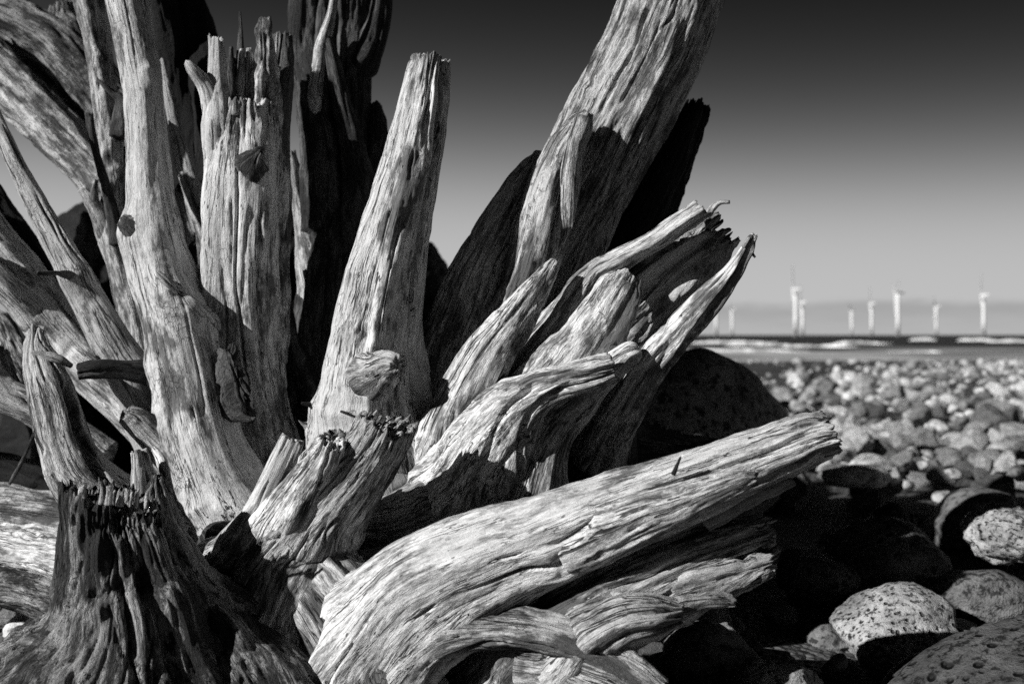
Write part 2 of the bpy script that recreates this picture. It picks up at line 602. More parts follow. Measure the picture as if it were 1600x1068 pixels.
def boulder(name, px, py, Y, w, h, dep, seed, mat, label, cat='boulder', ang=.5, rough=.06, sub=5, rz=0, tilt=0):
    """a stone whose centre is seen at px,py; half sizes in photograph pixels at that distance"""
    k = Y / F
    V, T = stone_shape(sub, seed, ang, rough, (1, 1, 1))
    V *= np.array([w * k, dep, h * k])
    c, s = math.cos(tilt), math.sin(tilt)
    V = np.stack([V[:, 0] * c - V[:, 2] * s, V[:, 1], V[:, 0] * s + V[:, 2] * c], -1)
    o = link(name, mesh_from(name, V, None, T), mat)
    o.location = at(px, py, Y)
    o.rotation_euler.z = rz
    tag(o, label, cat)
    return o


boulder('boulder', 1045, 705, 3.3, 215, 170, .45, 11, M_BACK, 'big dark blotched boulder behind the root tips, against the surf', ang=.25, tilt=-.25)
boulder('boulder', 1600, 1105, 1.75, 235, 140, .22, 23, M_PIT, 'dark pitted boulder cut off by the bottom right corner', ang=.3, tilt=.35)
boulder('boulder', 1222, 1085, 1.75, 85, 62, .09, 31, M_SPECK, 'peaked dark grey boulder at the bottom edge right of the stump', ang=.8)
boulder('boulder', 1402, 992, 2.16, 92, 72, .17, 35, M_SPECK, 'round speckled boulder half in the sun, behind the dark corner boulder', ang=.35, rough=.08)
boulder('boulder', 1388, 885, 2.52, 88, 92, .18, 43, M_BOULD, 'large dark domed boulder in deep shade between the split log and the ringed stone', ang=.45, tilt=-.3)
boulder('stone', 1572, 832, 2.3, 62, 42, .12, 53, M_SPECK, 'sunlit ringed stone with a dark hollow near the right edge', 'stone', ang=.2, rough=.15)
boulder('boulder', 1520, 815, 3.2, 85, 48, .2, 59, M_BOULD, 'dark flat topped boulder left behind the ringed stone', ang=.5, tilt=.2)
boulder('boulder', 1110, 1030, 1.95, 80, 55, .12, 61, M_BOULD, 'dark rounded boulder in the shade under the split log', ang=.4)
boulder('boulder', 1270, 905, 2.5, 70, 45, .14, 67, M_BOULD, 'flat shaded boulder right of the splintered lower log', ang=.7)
boulder('stone', 1308, 1032, 1.9, 14, 16, .025, 71, M_COB, 'little pointed grey stone on the ground by the peaked boulder', 'stone', ang=.8, sub=4)
boulder('stone', 1300, 1004, 2.2, 44, 26, .08, 97, M_BOULD, 'flat mottled stone lying just left of the round speckled boulder', 'stone', ang=.7)
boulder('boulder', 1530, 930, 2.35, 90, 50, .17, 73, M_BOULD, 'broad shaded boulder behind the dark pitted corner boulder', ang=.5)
boulder('stone', 50, 990, 2.3, 42, 30, .08, 79, M_COB, 'rounded grey stone left of the chewed stump', 'stone', ang=.4, sub=4)
boulder('boulder', 8, 1060, 2.0, 70, 50, .12, 83, M_BOULD, 'dark boulder in the bottom left corner', ang=.4)
boulder('stone', 1330, 745, 3.3, 55, 22, .1, 89, M_COB, 'flat grey slab just beyond the jagged tip of the front log', 'stone', ang=.7, sub=4)

RES = [(1075, 3.3, .4), (1600, 1.75, .2), (1222, 1.75, .05), (1402, 2.16, .1), (1388, 2.52, .1),
       (1572, 2.3, .08), (1520, 3.2, .15), (1530, 2.35, .08), (1270, 2.5, .05)]


def scatter():
    rng = np.random.RandomState(12)
    pts = []
    def ok_line(x, y):
        return (y - 1.35 * x) < 7.5 + 6 * (rng.rand() - .3) or rng.rand() < .05
    # near field to far field with growing spacing bands
    bands = [(1.3, 4, 40, .05, .13), (4, 9, 30, .04, .16), (9, 18, 20, .045, .15), (18, 45, 9, .06, .16)]
    for y0, y1, dens, s0, s1 in bands:
        area = (y1 - y0) * ((y0 + y1) * .62 + 3)
        for _ in range(int(area * dens)):
            y = rng.uniform(y0, y1)
            x = rng.uniform(-.62 * y - 1.5, .62 * y + 1.5)
            if y > 5 and x < -0.15 * y and rng.rand() < .6: continue
            if not ok_line(x, y): continue
            s = s0 + (s1 - s0) * rng.rand() ** 2.5
            if rng.rand() < .05: s *= 1.9
            px = PX0 + x / y * F
            bad = any(abs(px - a) / F * y < r + s * .5 and abs(y - b) < r + s * .6 for a, b, r in RES)
            if bad: continue
            pts.append((x, y, s, rng.randint(1 << 30)))
    shapes = []
    for k in range(14):
        r = np.random.RandomState(100 + k)
        shapes.append((r.uniform(.75, 1.05), r.uniform(.65, .95), r.uniform(.38, .72)))
    hi = [stone_shape(4, 200 + k, .8, .05, shapes[k]) for k in range(14)]
    lo = [stone_shape(2, 200 + k, .8, .05, shapes[k]) for k in range(14)]
    md = [stone_shape(3, 200 + k, .8, .05, shapes[k]) for k in range(14)]
    him = [mesh_from('cobble', v * 1.0, None, t) for v, t in hi]
    for m in him: m.materials.append(M_COB)
    cand = []
    for p in pts:
        x, y, s, sd_ = p
        px = PX0 + x / y * F; py = PY0 + HC / y * F
        vis = (px > 1000 and 523 < py < 1100 and px < 1640) or (px < 110 and 900 < py < 1100)
        size = s / y * F
        cand.append((size if vis else -1, p))
    cand.sort(key=lambda c: -c[0])
    single = [c for c in cand[:285] if c[0] > 0]
    rest = cand[len(single):]
    first = None
    for size, (x, y, s, sd_) in single:
        r = np.random.RandomState(sd_)
        k = r.randint(14)
        o = bpy.data.objects.new('cobble', him[k])
        col.objects.link(o)
        o.scale = (s, s, s)
        o.rotation_euler = (r.uniform(-.4, .4), r.uniform(-.4, .4), r.uniform(0, 6.28))
        o.location = (x, y, ground_z(x, y) + s * shapes[k][2] * r.uniform(.1, .6) + r.uniform(0, .09) * (y > 4))
        px = PX0 + x / y * F
        big = 'large' if s > .10 else 'small'
        if y < 4.8:
            zone = ('left of the chewed root' if px < 200 else 'in the shade under the splintered lower log' if px < 1210 else
                    'in the shade between the split log and the domed boulder' if px < 1340 else
                    'among the dark boulders in front of the sunlit beach' if y > 3 else 'beside the dark pitted corner boulder')
            tag(o, '%s dark cobble %s' % (big, zone), 'cobble', 'cobbles ' + zone)
        else:
            zone = ('just behind the crumbled tip of the front log' if px < 1380 else
                    'in the middle of the sunlit beach' if px < 1500 else 'at the right edge of the sunlit beach')
            zone += ', nearest the shade' if y < 5.8 else ''
            tag(o, '%s pale cobble %s' % (big, zone), 'cobble', 'cobbles ' + zone)
    Vs, Ts, tones, off = [], [], [], 0
    for size, (x, y, s, sd_) in rest:
        r = np.random.RandomState(sd_)
        k = r.randint(14)
        V, T = (md if y < 9 else lo)[k]
        a, bb, c = r.uniform(-.4, .4), r.uniform(-.4, .4), r.uniform(0, 6.28)
        Rx = np.array([[1, 0, 0], [0, math.cos(a), -math.sin(a)], [0, math.sin(a), math.cos(a)]])
        Ry = np.array([[math.cos(bb), 0, math.sin(bb)], [0, 1, 0], [-math.sin(bb), 0, math.cos(bb)]])
        Rz = np.array([[math.cos(c), -math.sin(c), 0], [math.sin(c), math.cos(c), 0], [0, 0, 1]])
        V = (V * s) @ (Rz @ Ry @ Rx).T + np.array([x, y, ground_z(x, y) + s * shapes[k][2] * r.uniform(.1, .6) + r.uniform(0, .09) * (y > 4)])
        Vs.append(V); Ts.append(T + off); off += len(V)
        tones.append(np.full((len(V), 3), r.rand()))
    me = mesh_from('cobbles', np.concatenate(Vs), None, np.concatenate(Ts), {'tone': np.concatenate(tones)})
    tag(link('cobbles', me, M_COB), 'countless sea worn cobbles covering the beach', kind='stuff')
    print('stones', len(pts), 'tris', sum(len(t) for t in Ts))


scatter()

# ------------------------------------------------------------------ the driftwood stump
stump = bpy.data.objects.new('driftwood_stump', None)
col.objects.link(stump)
stump.location = tuple(at(420, 980, 2.2) * np.array([1, 1, 0]))
tag(stump, 'huge bleached driftwood stump with splayed broken roots filling the foreground', 'driftwood')
bpy.context.view_layer.update()

SPECS = []


def root(name, pts, mat=M_PALE, depth=1.0, rough=1.0, flute=.08, tip='jag', jag=.6, knots=(), grooves=(), label=None,
         seed=None, res=1.0, lump=.06, ref=(0, -1, 0), sub_of=None, twist=0.0, blend=.045, jagdir=None, facets=()):
    """pts from the tip to the base: (px, py, distance, half width in px)"""
    SPECS.append(dict(name=name, pts=pts, mat=mat, depth=depth, rough=rough, flute=flute, tip=tip, jag=jag, knots=knots,
                      grooves=grooves, label=label, seed=seed if seed is not None else len(SPECS) * 13 + 5, res=res, lump=lump,
                      ref=ref, sub_of=sub_of, twist=twist, blend=blend, jagdir=jagdir, facets=facets))
    return len(SPECS) - 1


def centreline(sp):
    P = np.array([at(p[0], p[1], p[2]) for p in sp['pts']])
    R = np.array([p[3] / F * p[2] for p in sp['pts']])
    n = len(P)
    Pe = np.vstack([2 * P[0] - P[1], P, 2 * P[-1] - P[-2]])
    Re = np.concatenate([[R[0]], R, [R[-1]]])
    out, ro = [], []
    for i in range(n - 1):
        p0, p1, p2, p3 = Pe[i:i + 4]
        r0, r1, r2, r3 = Re[i:i + 4]
        for t in np.linspace(0, 1, 24, endpoint=False):
            t2, t3 = t * t, t * t * t
            out.append(.5 * (2 * p1 + (p2 - p0) * t + (2 * p0 - 5 * p1 + 4 * p2 - p3) * t2 + (3 * p1 - p0 - 3 * p2 + p3) * t3))
            ro.append(r1 + (r2 - r1) * (t * t * (3 - 2 * t) * .5 + t * .5))
    out.append(P[-1]); ro.append(R[-1])
    C = np.array(out); R = np.array(ro)
    L = np.concatenate([[0], np.cumsum(np.linalg.norm(np.diff(C, axis=0), axis=1))])
    return C, R, L


def build_all():
    lines = [centreline(s) for s in SPECS]
    sph = []
    for k, (C, R, L) in enumerate(lines):
        s = 0
        while s < L[-1]:
            c = np.array([np.interp(s, L, C[:, j]) for j in range(3)])
            r = np.interp(s, L, R)
            sph.append((*c, r, k))
            s += max(.006, r * .25)
    sph = np.array(sph)
    objs = {}
    total = 0
    for k, sp in enumerate(SPECS):
        C0, R0, L0 = lines[k]
        rng = np.random.RandomState(sp['seed'])
        rmean = R0.mean()
        px_m = np.array([p[2] for p in sp['pts']]).mean() / F
        ds = 2.1 * px_m / sp['res']
        ns = int(np.clip(L0[-1] / (ds * 1.7), 12, 620))
        nt = int(np.clip(2 * math.pi * np.percentile(R0, 70) / ds, 14, 420))
        s = np.linspace(0, L0[-1], ns)
        C = np.stack([np.interp(s, L0, C0[:, j]) for j in range(3)], -1)
        R = np.interp(s, L0, R0)
        # smooth the radius and the centreline
        T = np.gradient(C, axis=0); 
        for _ in range(3):
            T[1:-1] = (T[:-2] + T[1:-1] * 2 + T[2:]) / 4
        T /= np.linalg.norm(T, axis=1)[:, None]
        ref = np.array(sp['ref'], float)
        N = ref[None] - (T @ ref)[:, None] * T
        N /= np.linalg.norm(N, axis=1)[:, None]
        B = -np.cross(T, N)        # to picture right for a root that runs down
        th = np.linspace(0, 2 * np.pi, nt, endpoint=False)
        S, TH = np.meshgrid(s, th, indexing='ij')
        RR = np.repeat(R[:, None], nt, 1)
        tw = sp['twist'] * S
        cx, sx_ = np.cos(TH), np.sin(TH)
        q = np.stack([np.cos(TH + tw) * (RR * .5 + rmean * .5), np.sin(TH + tw) * (RR * .5 + rmean * .5), S], -1)
        off = rng.rand(3) * 40
        q = q + off
        # large flutes running along the root
        fl = 0
        for kk, a in ((1, .5), (2, 1.0), (3, .9), (4, .6), (5, .5), (7, .4), (11, .25)):
            ph = rng.rand() * 6.28
            am = a * (0.7 + .6 * rng.rand())
            dr = 1.2 * vn(np.stack([s * 3, s * 0 + kk, s * 0], -1) + off, 3)
            fl = fl + am * np.cos(kk * (TH + tw) + ph + dr[:, None] * (1 + .15 * kk))
        Rad = RR * (1 + sp['flute'] * fl * .55)
        Rad += RR * sp['lump'] * 2.2 * fbm(q * np.array([1, 1, .6]) * (.32 / max(rmean, .012)), 2, 21)
        ro = sp['rough']
        asc = min(1.0, .35 + rmean / .05)
        qs = q * np.array([1, 1, .14])
        for kf in range(0 if sp['facets'] else 3):
            fa, fh = rng.rand() * 6.28, .80 + .14 * rng.rand()
            fa = fa + .9 * vn(np.stack([s * 2.5, s * 0 + 5 + kf, s * 0], -1) + off, 4)[:, None]
            cc = np.cos(TH - fa)
            lim = np.where(cc > .3, fh * RR / np.maximum(cc, .3), 99)
            Rad = np.where(Rad > lim, lim + (Rad - lim) * .3, Rad)
        for (fa, fh) in sp['facets']:
            cc = np.cos(TH - math.radians(fa))
            lim = np.where(cc > .15, fh * RR / np.maximum(cc, .15), 99)
            Rad = np.where(Rad > lim, lim + (Rad - lim) * .1, Rad)
        d = .0022 * fbm(qs * 60, 3, 31)
        rg = 1 - np.abs(vn(qs * 30 + 7, 33)) * 2.0
        d -= .0075 * np.clip(rg - .74, 0, 1) * 2.6 * (vn(q * np.array([1, 1, .4]) * 12, 35) > -.15)
        d += .0022 * fbm(q * np.array([1, 1, .45]) * 70, 3, 37)
        d += .007 * fbm(q * np.array([1, 1, .35]) * 17, 2, 39)
        if ro > 1.4:
            d += .0024 * (ro - 1) * fbm(q * np.array([1, 1, .22]) * 85, 4, 43, .62)
            rg2 = 1 - np.abs(vn(qs * 58 + 3, 45)) * 2.2
            d -= .003 * (ro - 1) * np.clip(rg2 - .3, 0, 1)
        tipz = 1 - sstep(S, .2 * R[0], 2.2 * R[0] + .01)
        if sp['tip'] == 'jag':
            Rad -= tipz * np.minimum(RR, .035) * (.22 * np.clip(fbm(q * np.array([1, 1, .13]) * 85, 3, 81, .7) + .1, 0, 1) + .25 * np.clip(vn(q * np.array([1, 1, .12]) * 190, 83), 0, 1))
        Rad += d * ro * asc
        f = S / L0[-1]
        bend = np.zeros_like(Rad)
        for (fs, tdeg, size, hgt) in sp['knots']:
            t0 = math.radians(tdeg)
            dth = (TH - t0 + np.pi) % (2 * np.pi) - np.pi
            dd = np.sqrt((dth * RR) ** 2 + ((f - fs) * L0[-1] * .8) ** 2) / size
            wob = 1 + .3 * vn(q * 60, 51)
            if hgt > 0:
                Rad += hgt * np.exp(-(dd * wob) ** 2 * 1.4) - hgt * .55 * np.exp(-(dd * 2.6) ** 2)
            else:
                Rad += hgt * np.exp(-(dd * 1.2 * wob) ** 2 * 2) + abs(hgt) * .45 * np.exp(-((dd - 1.25) * 2.2) ** 2)
        for (f0, f1, t0, t1, wd, dp) in sp['grooves']:
            tt = np.clip((f - f0) / (f1 - f0), 0, 1)
            tc_ = np.radians(t0 + (t1 - t0) * tt) + .10 * vn(np.stack([S * 14, S * 0, S * 0], -1) + off, 61)
            dth = (TH - tc_ + np.pi) % (2 * np.pi) - np.pi
            win = sstep(f, f0 - .03, f0 + .05) * (1 - sstep(f, f1 - .1, f1 + .02))
            prof = np.clip(1 - (np.abs(dth * RR) / wd) ** 2, 0, 1) ** .7
            Rad -= dp * win * prof
        if rmean > .025:
            for kc in range(int(5 + rmean * 90)):
                f0 = rng.rand() * .85; ln = (.05 + .25 * rng.rand() ** 2) / L0[-1]
                t0 = rng.rand() * 6.28
                tc_ = t0 + .16 * vn(np.stack([s * 22, s * 0 + kc, s * 0], -1) + off, 62)[:, None]
                dth = (TH - tc_ + np.pi) % (2 * np.pi) - np.pi
                win = np.clip(np.minimum((f - f0) / (.3 * ln), (f0 + ln - f) / (.5 * ln)), 0, 1)
                wd = .0022 + .0035 * rng.rand()
                Rad -= (.004 + .010 * rng.rand()) * win * np.clip(1 - np.abs(dth * RR) / (wd * (.4 + .6 * win)), 0, 1)
        Rad = np.maximum(Rad, RR * .15)
        Su = S.copy()
        # tip
        A = sp['jag'] * R[0]
        def jagf(x, y):
            qq = np.stack([x, y, np.zeros_like(x)], -1) * 1.0 + off
            cell = vn(np.floor(qq * 170) * 1.7, 71)
            v = .45 * fbm(qq * 55, 2, 73) + .35 * vn(qq * 150, 75) + .4 * cell + .5 * vn(qq * 18, 77)
            return v
        if sp['tip'] == 'jag':
            jx, jy = Rad * cx, Rad * sx_
            jo = jagf(jx[0], jy[0])
            wgt = 1 - sstep(s, 0, 2.4 * A + .012)
            slope = 0
            if sp['jagdir'] is not None:
                slope = sp['jagdir'][1] * R[0] * np.cos(th - math.radians(sp['jagdir'][0]))
            axial = wgt[:, None] * ((jo * A)[None, :] - slope)
        else:
            axial = np.zeros_like(Rad)
        off_v = (N[:, None] * (cx * Rad * sp['depth'])[..., None] + B[:, None] * (sx_ * Rad)[..., None] + T[:, None] * axial[..., None])
        if sp['tip'] in ('round', 'taper'):
            e = 1.0 if sp['tip'] == 'round' else .4
            sh = np.sqrt(np.clip(1 - (1 - np.clip(s / (R[0] * e + 1e-6), 0, 1)) ** 2, .0, 1))
            sh = np.maximum(sh, .02)
            off_v *= sh[:, None, None]
        P = C[:, None] + off_v
        # fillets where roots run into each other (coarse, then interpolated)
        k_bl = sp['blend']
        if k_bl > 0:
            oth = sph[(sph[:, 4] != k)]
            lo_, hi_ = P.reshape(-1, 3).min(0) - .08, P.reshape(-1, 3).max(0) + .08
            oth = oth[np.all(oth[:, :3] + oth[:, 3:4] > lo_, 1) & np.all(oth[:, :3] - oth[:, 3:4] < hi_, 1)]
            if len(oth):
                ci = np.unique(np.linspace(0, ns - 1, max(6, ns // 4)).astype(int))
                cj = np.unique(np.linspace(0, nt - 1, max(8, nt // 4)).astype(int))
                Pc = P[np.ix_(ci, cj)].reshape(-1, 3)
                sdm = np.full(len(Pc), 9.0)
                for a in range(0, len(oth), 400):
                    o_ = oth[a:a + 400]
                    dd = np.sqrt(((Pc[:, None] - o_[None, :, :3]) ** 2).sum(-1)) - o_[None, :, 3]
                    sdm = np.minimum(sdm, dd.min(1))
                h = np.clip(k_bl - np.abs(sdm), 0, None) / k_bl
                h = np.where(sdm < -k_bl, 0, h)
                disp = (h * h * k_bl / 4 * 1.3).reshape(len(ci), len(cj))
                # bilinear back to the full grid (closed round the root)
                cj2 = np.concatenate([cj, [nt]])
                disp = np.concatenate([disp, disp[:, :1]], 1)
                t1 = np.stack([np.interp(np.arange(nt), cj2, disp[i]) for i in range(len(ci))])
                ful = np.stack([np.interp(np.arange(ns), ci, t1[:, j]) for j in range(nt)], 1)
                nv = off_v / (np.linalg.norm(off_v, axis=-1, keepdims=True) + 1e-9)
                P = P + nv * (np.minimum(ful, (.9 if sp['name'] == 'knot' else .5) * RR) * (sstep(f, .05, .3) if sp['name'] == 'knot' else sstep(f, .2, .6)))[..., None]
        V = [P.reshape(-1, 3)]
        G = [q.reshape(-1, 3)]
        idx = np.arange(ns * nt).reshape(ns, nt)
        a = idx; bq = np.roll(idx, -1, 1)
        quads = [np.stack([a[:-1], a[1:], bq[1:], bq[:-1]], -1).reshape(-1, 4)]
        # end caps
        base = ns * nt
        ncap = int(np.clip(R[0] / ds * .8, 3, 34)) if sp['tip'] == 'jag' else 0
        prev = idx[0]
        tris = []
        if ncap:
            p_tip = P[0] - C[0]
            ax0 = (p_tip @ T[0])
            flat = p_tip - ax0[:, None] * T[0]
            for j in range(1, ncap):
                rho = 1 - j / ncap
                x, y = (Rad[0] * cx[0] * rho), (Rad[0] * sx_[0] * rho)
                jo2 = jagf(x, y) * A
                if sp['jagdir'] is not None:
                    jo2 = jo2 - sp['jagdir'][1] * R[0] * rho * np.cos(th - math.radians(sp['jagdir'][0]))
                jo2 = jo2 + .25 * A * (1 - rho)
                V.append(C[0] + flat * rho + T[0] * jo2[:, None])
                gg = np.stack([x + off[0], y + off[1], jo2 + off[2]], -1)
                G.append(gg)
                cur = base + np.arange(nt); base += nt
                quads.append(np.stack([np.roll(prev, -1), np.roll(cur, -1), cur, prev], -1))
                prev = cur
        V.append((V[-1][-nt:].mean(0) if ncap > 1 else P[0].mean(0))[None]); G.append(G[-1][-1:])
        cidx = base; base += 1
        tris.append(np.stack([prev, np.roll(prev, -1), np.full(nt, cidx)], -1))
        V.append(P[-1].mean(0)[None] + T[-1] * R[-1] * .5); G.append(G[0][-1:])
        cidx = base; base += 1
        tris.append(np.stack([idx[-1], np.full(nt, cidx), np.roll(idx[-1], -1)], -1))
        V = np.concatenate(V) - np.array(stump.location)
        me = mesh_from(sp['name'], V, np.concatenate(quads), np.concatenate(tris), {'grain': np.concatenate(G)})
        par = stump if sp['sub_of'] is None else objs[sp['sub_of']]
        o = link(sp['name'], me, sp['mat'], par)
        if sp['label']: o['label'] = sp['label']
        objs[k] = o
        total += len(V)
    print('stump verts', total, 'parts', len(SPECS))


R_ = root
# trunk running away from the camera behind the root plate
R_('trunk', [(395, 620, 2.85, 250), (395, 620, 3.0, 322), (390, 610, 3.4, 340), (380, 600, 4.2, 335), (370, 590, 5.6, 320), (370, 585, 6.6, 300)],
   M_SHADE, rough=2, tip='jag', jag=.1, ref=(0, 0, 1), res=.35, blend=0, label='trunk darkened with painted shade, stretching away behind the root plate')
# --- far left back roots
R_('root', [(-60, 20, 3.0, 60), (40, 60, 2.95, 58), (110, 110, 2.9, 55), (170, 190, 2.85, 52), (230, 330, 2.8, 60), (280, 480, 2.75, 80)], M_ROUGH, rough=2.2, res=.7)
R_('root', [(-60, 60, 2.8, 46), (20, 140, 2.75, 44), (90, 205, 2.7, 42), (160, 280, 2.66, 42), (230, 380, 2.6, 50), (290, 500, 2.6, 60)], M_MID, rough=1.8, res=.8)
R_('root', [(95, 8, 3.0, 20), (110, 60, 3.0, 45), (150, 140, 2.95, 50), (200, 260, 2.9, 60)], M_ROUGH, rough=2.4, res=.7, jag=.5)
R_('root', [(255, -60, 2.75, 30), (285, 0, 2.7, 30), (312, 80, 2.65, 30), (335, 170, 2.6, 32), (350, 300, 2.6, 40), (360, 420, 2.6, 50)], M_SHADE)
R_('root', [(235, -50, 2.6, 26), (262, 60, 2.6, 27), (285, 200, 2.6, 26), (300, 330, 2.55, 30), (330, 470, 2.5, 40), (350, 620, 2.5, 50)], M_SHADE)
R_('root', [(252, 90, 2.45, 5), (265, 160, 2.45, 9), (285, 250, 2.45, 12), (312, 330, 2.45, 14), (340, 430, 2.45, 18)], M_MID, tip='taper')
R_('root', [(272, 300, 2.5, 12), (295, 350, 2.5, 24), (300, 430, 2.5, 26), (310, 540, 2.45, 30)], M_ROUGH, rough=2)
# dark fork behind, top centre
R_('root', [(540, -60, 2.55, 62), (535, 40, 2.55, 58), (530, 130, 2.52, 55), (528, 220, 2.5, 50), (530, 330, 2.48, 52), (525, 450, 2.45, 56), (515, 600, 2.4, 60), (500, 740, 2.4, 70)],
   M_GREY, flute=.14, rough=1.6, grooves=((.05, .5, -10, 15, .02, .03),))
R_('root', [(480, -50, 2.5, 20), (478, 30, 2.5, 24), (476, 90, 2.5, 24), (490, 160, 2.48, 26), (505, 240, 2.46, 28), (515, 360, 2.44, 34)], M_GREY, flute=.12, rough=1.6)
R_('root', [(530, -50, 2.42, 8), (518, 20, 2.42, 8), (503, 80, 2.42, 9), (492, 140, 2.42, 8), (500, 190, 2.46, 10)], M_PALE, tip='jag')
R_('root', [(508, 55, 2.42, 8), (520, 100, 2.42, 12), (535, 160, 2.42, 14), (552, 220, 2.42, 17), (565, 300, 2.42, 20), (560, 400, 2.42, 28)], M_GREY, tip='round')
R_('root', [(600, -40, 2.48, 16), (592, 40, 2.48, 18), (575, 90, 2.48, 18), (545, 120, 2.5, 18)], M_GREY, tip='jag')
R_('root', [(590, 165, 2.55, 10), (590, 220, 2.5, 20), (575, 300, 2.48, 28), (560, 420, 2.45, 34), (545, 560, 2.4, 40)], M_GREY)
# back roots between the third and centre roots
R_('root', [(455, 235, 2.45, 8), (462, 280, 2.45, 13), (475, 350, 2.45, 15), (490, 430, 2.42, 20), (500, 520, 2.4, 30)], M_MID, tip='jag')
R_('root', [(440, 400, 2.35, 7), (452, 500, 2.32, 9), (475, 580, 2.3, 12), (500, 660, 2.28, 20)], M_GREY, tip='taper')
R_('splinter', [(440, 310, 2.3, 5), (436, 380, 2.3, 7), (432, 460, 2.3, 8), (430, 540, 2.3, 10), (430, 640, 2.3, 14)], M_ROUGH, tip='jag', rough=2)
# unseen roots added off the left edge to shade the root plate's far side
R_('root', [(-520, 140, 2.22, 120), (-470, 300, 2.3, 150), (-380, 560, 2.45, 160), (-200, 800, 2.6, 170), (50, 900, 2.7, 170)], M_MID, rough=1.4, res=.3)
R_('root', [(-880, -330, 2.35, 110), (-850, -120, 2.35, 130), (-800, 160, 2.35, 140), (-700, 480, 2.5, 150), (-500, 760, 2.65, 150), (-200, 920, 2.75, 150)], M_MID, rough=1.4, res=.3)
# --- left vertical thin root and twigs
R_('root', [(128, -60, 2.42, 22), (140, 0, 2.42, 22), (152, 70, 2.42, 20), (163, 150, 2.4, 18), (170, 230, 2.4, 18), (178, 310, 2.4, 19), (190, 400, 2.38, 22), (215, 490, 2.35, 26), (240, 600, 2.3, 34)],
   M_MID, knots=((.25, 30, .02, .012), (.5, 60, .02, .01)))
R_('twig', [(138, 178, 2.3, 8), (142, 205, 2.3, 8), (152, 245, 2.3, 7), (165, 285, 2.3, 7), (176, 330, 2.32, 9), (186, 380, 2.34, 11)], M_GREY, tip='jag')
R_('broken_branch', [(128, 295, 2.35, 7), (142, 318, 2.35, 10), (158, 345, 2.36, 11), (176, 380, 2.38, 12)], M_MID, tip='jag', jag=.8)
R_('twig', [(151, 280, 2.33, 3), (148, 300, 2.34, 4), (147, 318, 2.35, 5)], M_PALE)
R_('twig', [(150, 122, 2.36, 2), (163, 134, 2.36, 4), (176, 146, 2.37, 5), (190, 160, 2.38, 8), (188, 215, 2.38, 12)], M_GREY, tip='taper')
# --- thin bright diagonal
R_('root', [(-50, 90, 2.2, 13), (-15, 175, 2.18, 14), (22, 250, 2.16, 16), (62, 330, 2.14, 18), (100, 400, 2.12, 22), (135, 465, 2.12, 26), (172, 530, 2.12, 32), (215, 600, 2.14, 38), (270, 690, 2.2, 45)],
   M_SMOOTH, depth=.9, flute=.05, rough=.7, label='slim pale root slanting down from the left edge')
R_('twig', [(57, 425, 1.98, 4), (72, 427, 2.0, 5), (95, 427, 2.05, 5), (120, 432, 2.11, 6)], M_GREY, tip='jag')
# --- big bright diagonal at left
R_('root', [(-80, 300, 2.35, 46), (-30, 370, 2.32, 44), (25, 430, 2.3, 42), (80, 500, 2.27, 42), (135, 565, 2.25, 44), (190, 615, 2.24, 42), (250, 665, 2.24, 48), (310, 730, 2.25, 60)],
   M_SMOOTH, flute=.06, rough=.9, knots=((.2, -60, .03, .02),), label='broad pale root running down from the left edge')
R_('root', [(-60, 250, 2.5, 22), (0, 330, 2.5, 24), (50, 400, 2.48, 24), (110, 480, 2.45, 24), (170, 560, 2.42, 28)], M_SHADE, rough=1.8)
R_('root', [(-50, 395, 2.2, 22), (0, 440, 2.2, 22), (40, 480, 2.22, 20), (80, 520, 2.26, 22)], M_PALE)
R_('root', [(-50, 540, 2.3, 26), (0, 605, 2.3, 24), (40, 630, 2.3, 22), (90, 660, 2.3, 26), (160, 720, 2.3, 36)], M_MID)
R_('root', [(-40, 480, 2.4, 16), (5, 510, 2.38, 18), (30, 560, 2.35, 22), (60, 610, 2.35, 26)], M_MID, rough=1.6)
# dark stub pointing at the viewer's left
R_('broken_branch', [(122, 580, 2.0, 13), (150, 576, 2.01, 15), (190, 577, 2.04, 16), (250, 584, 2.10, 18)], M_GREY, jag=.35, rough=1.4, label='short dark branch stub pointing left')
# left curved root
R_('root', [(55, 515, 2.06, 13), (58, 545, 2.03, 20), (68, 580, 2.0, 30), (84, 630, 1.97, 37), (100, 690, 1.95, 44), (125, 745, 1.94, 52), (175, 795, 1.95, 60), (240, 850, 2.0, 80)],
   M_MID, rough=1.2, flute=.1, jag=.5, grooves=((.3, .95, 70, 35, .012, .02),), label='bowed root standing left of the chewed stump')
R_('splinter', [(52, 552, 1.99, 6), (75, 556, 1.98, 6), (95, 562, 1.98, 5), (112, 572, 1.99, 3)], M_ROUGH)
R_('twig', [(57, 672, 2.0, 5), (45, 700, 2.05, 3.5), (30, 730, 2.1, 3), (15, 755, 2.14, 2)], M_GREY, tip='taper')
# low logs at the far left
R_('root', [(-120, 770, 2.35, 34), (-40, 790, 2.33, 36), (40, 800, 2.3, 36), (120, 815, 2.26, 40), (230, 850, 2.2, 60)], M_MID, flute=.16, rough=1.7)
R_('root', [(-120, 840, 2.3, 34), (-40, 845, 2.25, 36), (40, 856, 2.2, 38), (130, 875, 2.1, 46), (230, 910, 2.1, 60)], M_PALE, flute=.14, rough=1.6)
R_('root', [(-120, 905, 2.25, 34), (-40, 908, 2.22, 36), (40, 920, 2.18, 38), (130, 940, 2.1, 50)], M_ROUGH, flute=.14, rough=1.8)
R_('root', [(-100, 735, 2.5, 20), (0, 740, 2.48, 20), (60, 755, 2.45, 24), (160, 790, 2.4, 40)], M_SHADE, rough=1.6)
